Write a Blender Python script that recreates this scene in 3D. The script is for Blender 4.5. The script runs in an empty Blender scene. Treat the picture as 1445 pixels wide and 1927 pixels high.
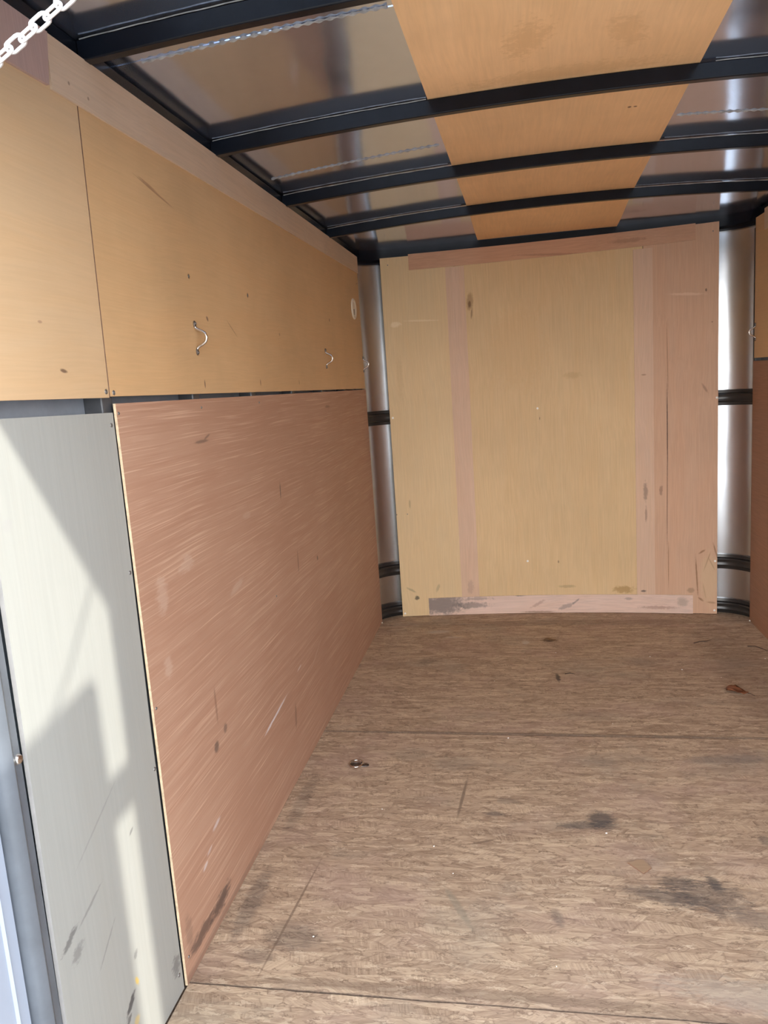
import bpy, bmesh, math, random
from mathutils import Vector, Matrix
R = math.radians
random.seed(7)
SC = bpy.context.scene
COL = SC.collection

# ---------------------------------------------------------------- camera
cam_d = bpy.data.cameras.new('camera')
cam_d.sensor_fit = 'HORIZONTAL'
cam_d.sensor_width = 36.0
cam_d.lens = 36.0 * 1441.4 / 1445.0
cam_d.clip_start = 0.02
cam = bpy.data.objects.new('camera', cam_d)
COL.objects.link(cam)
rv = Vector((0.98368505, 0.16689084, -0.06716528))
uv_ = Vector((0.03718497, 0.17666262, 0.98356881))
fv = Vector((-0.17601421, 0.97001947, -0.16757454))
M = Matrix((rv, uv_, -fv)).transposed().to_4x4()
M.translation = Vector((0.73226, 0.0, 1.23142))
cam.matrix_world = M
SC.camera = cam

# ---------------------------------------------------------------- world, sun, exposure
wd = bpy.data.worlds.new('sky')
SC.world = wd
wd.use_nodes = True
bg = wd.node_tree.nodes['Background']
# bright hazy sky: whitish at the horizon, bluer and dimmer towards the zenith, the same all round
wn = wd.node_tree.nodes
wtc = wn.new('ShaderNodeTexCoord')
wsp = wn.new('ShaderNodeSeparateXYZ')
wd.node_tree.links.new(wtc.outputs['Generated'], wsp.inputs[0])
wrp = wn.new('ShaderNodeValToRGB')
wrp.color_ramp.elements[0].position = 0.0
wrp.color_ramp.elements[0].color = (1.0, 0.97, 0.93, 1)
wrp.color_ramp.elements[1].position = 1.0
wrp.color_ramp.elements[1].color = (0.30, 0.36, 0.44, 1)
e_ = wrp.color_ramp.elements.new(0.35)
e_.color = (0.66, 0.68, 0.72, 1)
wd.node_tree.links.new(wsp.outputs['Z'], wrp.inputs[0])
wd.node_tree.links.new(wrp.outputs[0], bg.inputs['Color'])
bg.inputs['Strength'].default_value = 6.5
sun_d = bpy.data.lights.new('sun', 'SUN')
sun_d.energy = 3.1
sun_d.color = (1.0, 0.95, 0.84)
sun_d.angle = R(0.9)
sun = bpy.data.objects.new('sun', sun_d)
COL.objects.link(sun)
sun.rotation_euler = Vector((-1.0, 0.28, -0.44)).to_track_quat('-Z', 'Y').to_euler()
vs = SC.view_settings
vs.view_transform = 'Standard'
vs.look = 'None'
vs.gamma = 1.0
vs.exposure = 0.5
vs.use_curve_mapping = False
cy = SC.cycles
cy.max_bounces = 10
cy.diffuse_bounces = 7
cy.glossy_bounces = 5
cy.adaptive_threshold = 0.015
cy.sample_clamp_indirect = 8.0

# ---------------------------------------------------------------- node helpers
class NT:
    def __init__(s, name):
        s.m = bpy.data.materials.new(name)
        s.m.use_nodes = True
        s.t = s.m.node_tree
        s.b = s.t.nodes['Principled BSDF']
        s.co = s.t.nodes.new('ShaderNodeTexCoord').outputs['Object']
    def n(s, typ, **kw):
        nd = s.t.nodes.new(typ)
        for k, v in kw.items():
            setattr(nd, k, v)
        return nd
    def l(s, a, b):
        if isinstance(a, bpy.types.NodeSocket):
            s.t.links.new(a, b)
        else:
            if isinstance(a, (tuple, list)) and len(a) == 3 and b.type == 'RGBA':
                a = (*a, 1)
            b.default_value = a
    def mapping(s, scale=(1, 1, 1), loc=(0, 0, 0), rot=(0, 0, 0), src=None, typ='POINT'):
        m = s.n('ShaderNodeMapping', vector_type=typ)
        s.l(src or s.co, m.inputs['Vector'])
        m.inputs['Location'].default_value = loc
        m.inputs['Rotation'].default_value = rot
        m.inputs['Scale'].default_value = scale
        return m.outputs['Vector']
    def noise(s, vec, scale=1.0, detail=3.0, rough=0.55, dist=0.0):
        x = s.n('ShaderNodeTexNoise')
        s.l(vec, x.inputs['Vector'])
        x.inputs['Scale'].default_value = scale
        x.inputs['Detail'].default_value = detail
        x.inputs['Roughness'].default_value = rough
        x.inputs['Distortion'].default_value = dist
        return x.outputs['Fac']
    def voro(s, vec, scale=1.0, out='Color', feature='F1', rnd=1.0):
        x = s.n('ShaderNodeTexVoronoi', feature=feature)
        s.l(vec, x.inputs['Vector'])
        x.inputs['Scale'].default_value = scale
        x.inputs['Randomness'].default_value = rnd
        return x.outputs[out]
    def rng(s, v, a, b, c=0.0, d=1.0, smooth=False):
        x = s.n('ShaderNodeMapRange')
        if smooth:
            x.interpolation_type = 'SMOOTHSTEP'
        s.l(v, x.inputs['Value'])
        for k, q in zip(('From Min', 'From Max', 'To Min', 'To Max'), (a, b, c, d)):
            x.inputs[k].default_value = q
        return x.outputs['Result']
    def math(s, op, a, b=0.0, c=0.0):
        x = s.n('ShaderNodeMath', operation=op)
        s.l(a, x.inputs[0])
        s.l(b, x.inputs[1])
        if op in ('MULTIPLY_ADD',):
            s.l(c, x.inputs[2])
        return x.outputs[0]
    def vadd(s, a, b):
        x = s.n('ShaderNodeVectorMath', operation='ADD')
        s.l(a, x.inputs[0]); s.l(b, x.inputs[1])
        return x.outputs[0]
    def vscale(s, a, f):
        x = s.n('ShaderNodeVectorMath', operation='SCALE')
        s.l(a, x.inputs[0]); s.l(f, x.inputs['Scale'])
        return x.outputs[0]
    def length(s, a):
        x = s.n('ShaderNodeVectorMath', operation='LENGTH')
        s.l(a, x.inputs[0])
        return x.outputs['Value']
    def sep(s, a):
        x = s.n('ShaderNodeSeparateXYZ')
        s.l(a, x.inputs[0])
        return x.outputs
    def sepc(s, a):
        x = s.n('ShaderNodeSeparateColor')
        s.l(a, x.inputs[0])
        return x.outputs
    def mix(s, f, a, b, mode='MIX'):
        x = s.n('ShaderNodeMix', data_type='RGBA', blend_type=mode)
        s.l(f, x.inputs[0])
        s.l(a, x.inputs[6])
        s.l(b, x.inputs[7])
        return x.outputs[2]
    def ramp(s, f, stops):
        x = s.n('ShaderNodeValToRGB')
        s.l(f, x.inputs[0])
        e = x.color_ramp.elements
        while len(e) < len(stops):
            e.new(0.5)
        for el, (p, c) in zip(e, stops):
            el.position = p
            el.color = (*c, 1)
        return x.outputs[0]
    def bump(s, h, strength=0.2, dist=0.001):
        x = s.n('ShaderNodeBump')
        s.l(h, x.inputs['Height'])
        x.inputs['Strength'].default_value = strength
        x.inputs['Distance'].default_value = dist
        s.l(x.outputs[0], s.b.inputs['Normal'])
    def stains(s, col, plane, items, ragged=None):
        """plane: the axis that is dropped. items: (centre2, radius2, degrees, colour, strength, raggedness)"""
        if ragged is None:
            ragged = s.noise(s.mapping((60, 60, 60)), 1.0, 4, 0.65)
        for (c, r, ang, colr, st, rag) in items:
            ax = 'xyz'.index(plane)
            loc = list(c); loc.insert(ax, 0.0)
            sc = list(r); sc.insert(ax, 1e6)
            ro = [0, 0, 0]; ro[ax] = R(ang)
            d = s.length(s.mapping(sc, loc, ro, typ='TEXTURE'))
            d = s.math('MULTIPLY_ADD', s.math('SUBTRACT', ragged, 0.5), rag, d)
            mk = s.rng(d, 1.05, 0.45, 0.0, st, True)
            col = s.mix(mk, col, colr)
        return col
    def done(s, col, rough=0.6, metal=0.0, spec=0.5):
        s.l(col, s.b.inputs['Base Color'])
        s.l(rough, s.b.inputs['Roughness'])
        s.l(metal, s.b.inputs['Metallic'])
        s.b.inputs['Specular IOR Level'].default_value = spec
        return s.m

def plain(name, col, rough=0.5, metal=0.0, spec=0.5, var=0.12, sc=25.0):
    t = NT(name)
    f = t.noise(t.mapping((sc, sc, sc)), 1.0, 4, 0.6)
    c = t.mix(t.rng(f, 0.3, 0.7), tuple(q * (1 - var) for q in col), tuple(min(1, q * (1 + var)) for q in col))
    return t.done(c, rough, metal, spec)

def mul(c, k):
    return tuple(min(1.0, q * k) for q in c)

def plywood(name, base, axis='y', stains=(), plane='x', streak=0.10, blotch=0.12, warm=(1.0, 0.93, 0.84), fine=220, rough=0.55, bumps=0.08, spec=0.3):
    """sanded sheet of plywood, grain along axis"""
    t = NT(name)
    sc = [fine, fine, fine]
    sc['xyz'.index(axis)] = 5.0
    sb = [5, 5, 5]
    sb['xyz'.index(axis)] = 0.9
    warp = t.noise(t.mapping((1.5, 1.5, 1.5)), 1.0, 2)
    wv = t.vscale(t.n('ShaderNodeCombineXYZ').outputs[0], 0.0)
    cx = t.n('ShaderNodeCombineXYZ')
    for i in range(3):
        t.l(t.math('MULTIPLY', warp, 0.05), cx.inputs[i])
    p = t.vadd(t.co, cx.outputs[0])
    f1 = t.noise(t.mapping(sc, src=p), 1.0, 3, 0.6)
    f2 = t.noise(t.mapping([q * 3 for q in sb], src=p), 1.0, 3, 0.55, 0.8)
    f3 = t.noise(t.mapping((2.2, 2.2, 2.2)), 1.0, 4, 0.6)
    c = t.mix(t.rng(f3, 0.32, 0.68), mul(base, 1 - blotch), mul(base, 1 + blotch))
    c = t.mix(t.rng(f2, 0.35, 0.72, 0, 0.55), c, tuple(q * w for q, w in zip(base, warm)))
    c = t.mix(t.rng(f1, 0.35, 0.65, 0, 1), t.mix(1.0, c, (1 - streak,) * 3, 'MULTIPLY'), t.mix(1.0, c, (1 + streak * 0.6,) * 3, 'MULTIPLY'))
    if stains:
        c = t.stains(c, plane, stains)
    if bumps:
        t.bump(f1, bumps, 0.001)
    return t.done(c, rough, 0.0, spec)

# ---------------------------------------------------------------- materials
def osb():
    t = NT('worn_strand_board')
    w = t.n('ShaderNodeTexNoise')
    t.l(t.mapping((5, 8, 5)), w.inputs['Vector'])
    w.inputs['Detail'].default_value = 2
    wo = t.vscale(t.vadd(w.outputs['Color'], (-0.5, -0.5, -0.5)), 0.006)
    p = t.vadd(t.co, wo)
    cols = [(0.0, (0.13, 0.082, 0.052)), (0.22, (0.27, 0.184, 0.122)), (0.42, (0.39, 0.280, 0.194)),
            (0.60, (0.485, 0.358, 0.248)), (0.80, (0.59, 0.45, 0.31)), (1.0, (0.76, 0.62, 0.45))]
    def layer(ang, sx, sy, off, spread, tone):
        v = t.mapping((sx, sy, 1), off, (0, 0, R(ang)), src=p)
        vc = t.voro(v, 1.0)
        cc = t.sepc(vc)
        vr = t.n('ShaderNodeVectorRotate', rotation_type='Z_AXIS')
        t.l(t.vadd(p, t.vscale(vc, 3.0)), vr.inputs['Vector'])
        t.l(t.math('MULTIPLY_ADD', t.math('SUBTRACT', cc[2], 0.5), spread, R(ang)), vr.inputs['Angle'])
        g = t.noise(t.mapping((16, 230, 1), src=vr.outputs[0]), 1.0, 5, 0.72)
        val = t.math('MULTIPLY_ADD', t.math('SUBTRACT', g, 0.5), 1.35, t.math('MULTIPLY_ADD', cc[0], tone, 0.56 - tone / 2))
        edge = t.voro(v, 1.0, 'Distance', 'DISTANCE_TO_EDGE')
        return t.ramp(val, cols), cc[1], edge
    c, _, e0 = layer(0, 11, 75, (0, 0, 0), 0.16, 0.30)
    for (ang, sx, sy, off, th) in ((9, 10, 52, (3.1, 7.7, 0), 0.5), (-13, 12, 60, (9.3, 2.1, 0), 0.55),
                                   (31, 9, 42, (1.3, 4.2, 0), 0.74), (-42, 9, 40, (5.9, 8.8, 0), 0.78), (76, 9, 42, (2.9, 1.8, 0), 0.86)):
        lc, pick, e = layer(ang, sx * 1.0, sy * 1.2, off, 0.15, 0.40)
        m = t.math('GREATER_THAN', pick, th)
        c = t.mix(t.math('MULTIPLY', m, 0.85), c, lc)
        dk = t.math('MULTIPLY', m, t.rng(e, 0.0, 0.05, 0.46, 0.0))
        c = t.mix(dk, c, (0.12, 0.07, 0.045))
    pit = t.noise(t.mapping((30, 210, 1), src=p), 1.0, 6, 0.76)
    c = t.mix(t.rng(pit, 0.59, 0.70, 0, 0.75), c, (0.13, 0.085, 0.06))
    c = t.mix(t.rng(pit, 0.40, 0.28, 0, 0.45), c, (0.74, 0.60, 0.44))
    w2 = t.n('ShaderNodeTexNoise')
    t.l(t.mapping((16, 30, 16)), w2.inputs['Vector'])
    w2.inputs['Detail'].default_value = 4
    p2 = t.vadd(t.co, t.vscale(t.vadd(w2.outputs['Color'], (-0.5, -0.5, -0.5)), 0.030))
    DKB, LTB = (0.17, 0.112, 0.076), (0.72, 0.58, 0.42)
    for (ang, off, sx, sy, colr, st) in ((5, (2, 5, 0), 17, 150, DKB, 0.55), (-21, (7, 1, 0), 26, 190, DKB, 0.55), (31, (4, 8, 0), 24, 170, DKB, 0.5),
                                         (-6, (1, 9, 0), 13, 120, LTB, 0.5), (15, (6, 3, 0), 20, 190, LTB, 0.5), (-38, (9, 3, 0), 18, 110, LTB, 0.4), (72, (3, 3, 0), 22, 130, DKB, 0.45)):
        v = t.mapping((sx, sy, 1), off, (0, 0, R(ang)), src=p2)
        dd = t.voro(v, 1.0, 'Distance')
        pk = t.sepc(dd.node.outputs['Color'])
        ok = t.math('GREATER_THAN', pk[0], 0.66)
        rad = t.math('MULTIPLY_ADD', pk[1], 0.35, 0.12)
        m = t.math('MULTIPLY', ok, t.rng(t.math('SUBTRACT', dd, rad), 0.0, -0.12, 0.0, st, True))
        c = t.mix(m, c, colr)
    # wear: pinkish and grey-green patches
    a = t.noise(t.mapping((2.6, 3.4, 1)), 1.0, 4, 0.6)
    c = t.mix(t.rng(a, 0.50, 0.66, 0, 0.38), c, (0.43, 0.295, 0.245))
    b = t.noise(t.mapping((2.1, 3.6, 1), (4.4, 1.2, 0)), 1.0, 5, 0.65)
    c = t.mix(t.rng(b, 0.54, 0.72, 0, 0.50), c, (0.33, 0.285, 0.225))
    G = (0.06, 0.058, 0.062)
    rag = t.noise(t.mapping((34, 120, 1)), 1.0, 6, 0.75)
    c = t.stains(c, 'z', [
        ((0.918, 2.005), (0.045, 0.05), 0, G, 0.70, 1.9), ((0.862, 1.972), (0.075, 0.022), 4, G, 0.55, 1.8),
        ((0.925, 1.975), (0.05, 0.03), 0, G, 0.45, 2.2),
        ((1.03, 1.692), (0.12, 0.035), -12, G, 0.50, 2.4), ((1.13, 1.70), (0.12, 0.07), -10, G, 0.45, 2.8),
        ((1.155, 1.745), (0.020, 0.04), 10, G, 0.72, 2.0), ((1.07, 1.745), (0.06, 0.03), 0, G, 0.42, 2.6),
        ((1.25, 1.62), (0.16, 0.04), -14, (0.16, 0.14, 0.125), 0.40, 1.4),
        ((0.185, 1.49), (0.085, 0.055), -8, G, 0.34, 1.5), ((0.12, 1.425), (0.05, 0.03), -8, G, 0.28, 1.5),
        ((0.625, 2.015), (0.035, 0.016), 0, G, 0.55, 1.5), ((0.66, 2.085), (0.04, 0.02), 0, G, 0.35, 1.4),
        ((0.49, 2.30), (0.10, 0.06), 0, (0.20, 0.18, 0.15), 0.30, 1.6),
        ((0.855, 3.02), (0.011, 0.055), 3, (0.02, 0.02, 0.02), 0.75, 2.4),
        ((0.842, 3.466), (0.05, 0.022), 0, (0.13, 0.07, 0.03), 0.65, 1.6),
        ((0.30, 3.20), (0.05, 0.035), 20, G, 0.35, 2.2), ((0.73, 3.44), (0.02, 0.03), 0, (0.6, 0.57, 0.52), 0.5, 2.0),
        ((0.31, 3.60), (0.07, 0.03), 8, (0.55, 0.5, 0.45), 0.45, 1.6), ((0.39, 3.52), (0.05, 0.018), 0, (0.55, 0.5, 0.45), 0.35, 1.6),
        ((1.34, 2.36), (0.16, 0.035), 6, (0.14, 0.13, 0.135), 0.35, 1.4), ((0.96, 2.66), (0.16, 0.05), 0, (0.16, 0.14, 0.12), 0.22, 1.6),
        ((1.32, 1.93), (0.02, 0.03), 0, G, 0.45, 1.2), ((0.78, 1.60), (0.016, 0.04), 12, G, 0.40, 1.4),
        ((0.58, 1.36), (0.6, 0.018), 0, (0.17, 0.115, 0.08), 0.50, 1.8), ((0.80, 2.512), (1.0, 0.016), -0.4, (0.15, 0.10, 0.07), 0.70, 1.6), ((1.30, 1.345), (0.6, 0.014), 0, (0.17, 0.115, 0.08), 0.5, 1.8),
        ((0.55, 1.62), (0.012, 0.10), 28, (0.27, 0.24, 0.18), 0.5, 1.0), ((1.18, 1.40), (0.25, 0.05), -8, (0.40, 0.37, 0.31), 0.35, 2.2),
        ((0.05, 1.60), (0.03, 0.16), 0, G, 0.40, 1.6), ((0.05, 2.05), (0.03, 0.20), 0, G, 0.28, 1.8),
        ((1.60, 3.0), (0.16, 0.8), 0, (0.17, 0.11, 0.075), 0.25, 1.2),  # broad darker band of floor along the right side
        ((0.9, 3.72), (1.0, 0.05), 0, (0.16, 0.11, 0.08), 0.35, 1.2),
        ((0.53, 2.10), (0.006, 0.14), -4, (0.19, 0.14, 0.10), 0.75, 0.5), ((0.60, 1.88), (0.05, 0.006), 22, (0.19, 0.13, 0.09), 0.7, 0.6),
        ((0.16, 1.56), (0.004, 0.26), -5, (0.15, 0.10, 0.07), 0.6, 0.6),
    ], rag)
    t.bump(pit, 0.35, 0.0012)
    return t.done(c, t.rng(a, 0.3, 0.7, 0.55, 0.75), 0.0, 0.25)

def brown_luan():
    t = NT('reddish_luan_plywood')
    base = (0.40, 0.212, 0.140)
    w = t.noise(t.mapping((1, 1.6, 3)), 1.0, 2, 0.5)
    cx = t.n('ShaderNodeCombineXYZ')
    t.l(t.math('MULTIPLY', w, 0.020), cx.inputs[2])
    p = t.vadd(t.co, cx.outputs[0])
    f1 = t.noise(t.mapping((1, 2.3, 250), src=p), 1.0, 3, 0.6)
    f2 = t.noise(t.mapping((1, 1.6, 36), (3, 2, 1), src=p), 1.0, 4, 0.6)
    f3 = t.noise(t.mapping((1, 1.2, 2.6)), 1.0, 4, 0.6)
    f4 = t.noise(t.mapping((1, 3.5, 340), (8, 1, 4), src=p), 1.0, 2, 0.6)
    c = t.mix(t.rng(f3, 0.3, 0.7), (0.42, 0.244, 0.165), (0.475, 0.293, 0.204))
    c = t.mix(t.rng(f2, 0.42, 0.68, 0, 0.50), c, (0.395, 0.212, 0.140))
    c = t.mix(t.rng(f1, 0.57, 0.70, 0, 0.75), c, (0.66, 0.445, 0.32))
    c = t.mix(t.rng(f1, 0.45, 0.30, 0, 0.40), c, (0.345, 0.175, 0.112))
    c = t.mix(t.rng(f4, 0.58, 0.72, 0, 0.50), c, (0.70, 0.50, 0.37))
    D = (0.085, 0.06, 0.052)
    W = (0.72, 0.66, 0.66)
    fade = (0.58, 0.43, 0.34)
    rag = t.noise(t.mapping((1, 25, 90)), 1.0, 4, 0.7)
    c = t.stains(c, 'x', [
        ((1.42, 0.052), (0.085, 0.020), 3, D, 0.72, 1.7), ((1.53, 0.05), (0.07, 0.024), 8, D, 0.78, 1.9), ((1.36, 0.10), (0.02, 0.05), 0, D, 0.25, 1.5),
        ((1.60, 0.405), (0.018, 0.016), 0, D, 0.70, 1.0), ((1.66, 0.425), (0.014, 0.014), 0, D, 0.55, 1.0), ((1.62, 0.50), (0.007, 0.055), 0, (0.20, 0.10, 0.065), 0.5, 0.6),
        ((2.03, 0.288), (0.125, 0.0055), 7, W, 0.9, 1.1), ((1.97, 0.281), (0.06, 0.006), 7, W, 0.6, 1.6), ((2.29, 0.33), (0.03, 0.004), 6, W, 0.5, 0.8),
        ((1.55, 0.235), (0.03, 0.008), 10, W, 0.55, 1.2), ((1.47, 0.18), (0.018, 0.007), 20, W, 0.6, 1.2), ((1.50, 0.20), (0.02, 0.006), 15, W, 0.4, 1.2),
        ((1.55, 0.865), (0.045, 0.022), 5, fade, 0.38, 2.4), ((1.42, 0.83), (0.03, 0.05), 0, fade, 0.38, 2.4), ((1.41, 0.68), (0.02, 0.03), 0, fade, 0.38, 2.4),
        ((1.83, 0.735), (0.06, 0.014), 8, fade, 0.40, 1.2), ((1.95, 0.90), (0.04, 0.012), 0, fade, 0.25, 1.2),
        ((1.70, 1.122), (0.05, 0.005), 0, D, 0.55, 0.7), ((1.735, 1.130), (0.025, 0.004), 14, D, 0.5, 0.6),
        ((2.26, 0.92), (0.006, 0.030), -6, D, 0.75, 0.5), ((2.38, 0.665), (0.005, 0.045), -4, (0.17, 0.09, 0.06), 0.8, 0.5), ((2.62, 0.62), (0.010, 0.012), 40, D, 0.7, 0.8),
        ((2.946, 1.150), (0.05, 0.006), 0, (0.20, 0.12, 0.085), 0.6, 0.8), ((2.21, 0.20), (0.012, 0.05), -10, (0.2, 0.11, 0.075), 0.55, 0.8),
        ((1.45, 0.01), (0.5, 0.012), 0, D, 0.35, 1.2), ((2.5, 0.3), (0.10, 0.004), 20, (0.55, 0.40, 0.30), 0.5, 0.8),
    ], rag)
    t.bump(f1, 0.10, 0.001)
    return t.done(c, 0.55, 0.0, 0.3)

def white_ply():
    t = NT('white_painted_plywood')
    f1 = t.noise(t.mapping((1, 130, 4)), 1.0, 3, 0.6)
    f2 = t.noise(t.mapping((1, 9, 1.2)), 1.0, 4, 0.6)
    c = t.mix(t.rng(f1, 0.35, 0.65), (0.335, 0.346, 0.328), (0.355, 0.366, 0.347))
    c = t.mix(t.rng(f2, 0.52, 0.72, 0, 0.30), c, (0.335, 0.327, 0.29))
    K = (0.06, 0.06, 0.065)
    rag = t.noise(t.mapping((1, 60, 160)), 1.0, 4, 0.7)
    c = t.stains(c, 'x', [
        ((0.985, 0.385), (0.030, 0.008), 25, K, 0.60, 2.2), ((1.00, 0.35), (0.022, 0.014), 30, K, 0.40, 2.2), ((1.05, 0.40), (0.05, 0.004), 20, K, 0.35, 1.2),
        ((1.125, 0.142), (0.028, 0.009), 38, K, 0.90, 1.4), ((1.112, 0.118), (0.016, 0.006), 38, K, 0.7, 1.2), ((1.30, 0.072), (0.022, 0.026), 0, K, 0.50, 2.4),
        ((1.153, 0.165), (0.006, 0.012), 20, (0.55, 0.38, 0.06), 0.8, 1.6), ((1.135, 0.095), (0.014, 0.012), 20, (0.55, 0.40, 0.12), 0.6, 1.2), ((1.16, 0.215), (0.010, 0.008), 40, K, 0.45, 1.6),
        ((0.985, 1.062), (0.014, 0.012), 0, (0.33, 0.33, 0.33), 0.4, 1.4),
        ((1.10, 0.52), (0.10, 0.003), 28, K, 0.20, 1.0), ((1.20, 0.44), (0.012, 0.004), 30, K, 0.5, 1.2), ((1.08, 0.30), (0.05, 0.003), 40, K, 0.3, 1.2),
    ], rag)
    t.bump(f1, 0.06, 0.001)
    return t.done(c, 0.42, 0.0, 0.4)

def galv(name, col, rough, wav=0.35, wsc=(2.4, 2.0, 2.4), metal=1.0):
    t = NT(name)
    f = t.noise(t.mapping((30, 30, 30)), 1.0, 4, 0.6)
    g = t.noise(t.mapping(wsc), 1.0, 2, 0.5)
    c = t.mix(t.rng(f, 0.3, 0.7), mul(col, 0.98), mul(col, 1.02))
    t.bump(g, wav, 0.02)
    return t.done(c, rough, metal)

TAN = (0.62, 0.445, 0.270)
SMALL = (0.13, 0.075, 0.05)
M_tan_near = plywood('tan_plywood', TAN, 'y', [((1.177, 1.284), (0.012, 0.004), -8, SMALL, 0.85, 0.5), ((1.13, 1.36), (0.008, 0.003), 0, (0.3, 0.17, 0.12), 0.6, 0.6),
    ((1.05, 1.55), (0.006, 0.002), 0, (0.3, 0.17, 0.12), 0.5, 0.6)], 'x', 0.03, 0.06)
M_tan = plywood('tan_plywood_grained', (0.61, 0.405, 0.215), 'y', [
    ((1.731, 1.5), (0.007, 0.007), 0, (0.05, 0.03, 0.02), 0.9, 0.5), ((2.129, 1.495), (0.007, 0.008), 0, (0.07, 0.04, 0.03), 0.9, 0.5), ((1.816, 1.41), (0.010, 0.006), -40, SMALL, 0.8, 0.7),
    ((1.76, 1.254), (0.004, 0.012), 0, SMALL, 0.85, 0.5), ((2.171, 1.252), (0.004, 0.012), 0, SMALL, 0.8, 0.5), ((2.58, 1.248), (0.004, 0.010), 0, SMALL, 0.6, 0.5),
    ((1.60, 1.655), (0.10, 0.0030), -10, (0.28, 0.15, 0.08), 0.7, 0.4), ((1.57, 1.664), (0.05, 0.0025), -10, (0.28, 0.15, 0.08), 0.6, 0.4),
    ((1.98, 1.395), (0.05, 0.0022), -30, (0.28, 0.16, 0.09), 0.6, 0.4), ((2.40, 1.40), (0.006, 0.006), 0, SMALL, 0.5, 0.6), ((3.1, 1.49), (0.012, 0.008), 0, SMALL, 0.5, 0.8)],
    'x', 0.035, 0.10, (1.06, 1.0, 0.94))
M_strip = plywood('pale_strip_plywood', (0.62, 0.475, 0.345), 'y', [((1.30, 1.765), (0.004, 0.004), 0, SMALL, 0.6, 0.4), ((1.36, 1.76), (0.004, 0.004), 0, SMALL, 0.6, 0.4)], 'x', 0.06, 0.08)
M_strip_pink = plywood('pinkish_strip_plywood', (0.45, 0.32, 0.29), 'z', (), 'x', 0.06, 0.05)
M_edge = plain('plywood_edge', (0.60, 0.47, 0.31), 0.7, var=0.25, sc=90)
M_joint = plain('shadowy_plywood_edge', (0.22, 0.12, 0.075), 0.8, var=0.2, sc=90)
M_white_edge = plain('white_panel_edge', (0.40, 0.39, 0.38), 0.7)
M_brown = brown_luan()
M_white = white_ply()
M_brown_shaded = plywood('reddish_luan_right_shaded', (0.34, 0.185, 0.115), 'y', (), 'x', 0.12, 0.08)  # darker copy of the luan, the right wall's shade put into its colour
CREAM = (0.68, 0.51, 0.295)
M_cream_l = plywood('cream_plywood_left', CREAM, 'z', [
    ((0.18, 0.10), (0.016, 0.014), 0, (0.05, 0.05, 0.04), 0.8, 1.6), ((0.15, 0.145), (0.03, 0.008), 30, (0.27, 0.23, 0.14), 0.5, 1.2), ((0.29, 0.15), (0.010, 0.028), 20, (0.30, 0.25, 0.16), 0.45, 1.4),
    ((0.155, 1.505), (0.030, 0.016), 0, (0.85, 0.72, 0.52), 0.55, 1.2), ((0.28, 1.515), (0.10, 0.006), 3, (0.84, 0.70, 0.48), 0.45, 1.0), ((0.17, 0.60), (0.006, 0.03), 0, (0.33, 0.25, 0.14), 0.5, 1.0),
    ((0.16, 1.25), (0.02, 0.12), 0, (0.50, 0.34, 0.17), 0.22, 1.6), ((0.10, 0.55), (0.004, 0.004), 0, SMALL, 0.8, 0.4)], 'y', 0.05, 0.05, (1.03, 0.98, 0.9))
M_cream_c = plywood('cream_plywood_centre', (0.655, 0.472, 0.262), 'z', [
    ((0.522, 1.575), (0.009, 0.020), 5, (0.06, 0.03, 0.015), 0.95, 0.5), ((0.524, 1.585), (0.020, 0.055), 5, (0.30, 0.17, 0.07), 0.6, 0.7), ((0.53, 1.53), (0.006, 0.03), 6, (0.2, 0.1, 0.05), 0.6, 0.6),
    ((0.84, 1.00), (0.002, 0.010), 0, SMALL, 0.9, 0.4), ((0.91, 0.27), (0.005, 0.009), 0, SMALL, 0.6, 0.8), ((0.95, 0.14), (0.05, 0.010), 0, (0.38, 0.28, 0.15), 0.6, 1.2),
    ((1.225, 0.122), (0.060, 0.022), 0, (0.34, 0.20, 0.06), 0.65, 1.9), ((0.75, 1.35), (0.16, 0.25), 0, (0.62, 0.40, 0.19), 0.30, 1.2), ((1.0, 1.20), (0.05, 0.02), 0, (0.40, 0.26, 0.12), 0.3, 1.2)],
    'y', 0.06, 0.06, (1.0, 0.95, 0.88))
STN = (0.22, 0.11, 0.045)
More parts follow.
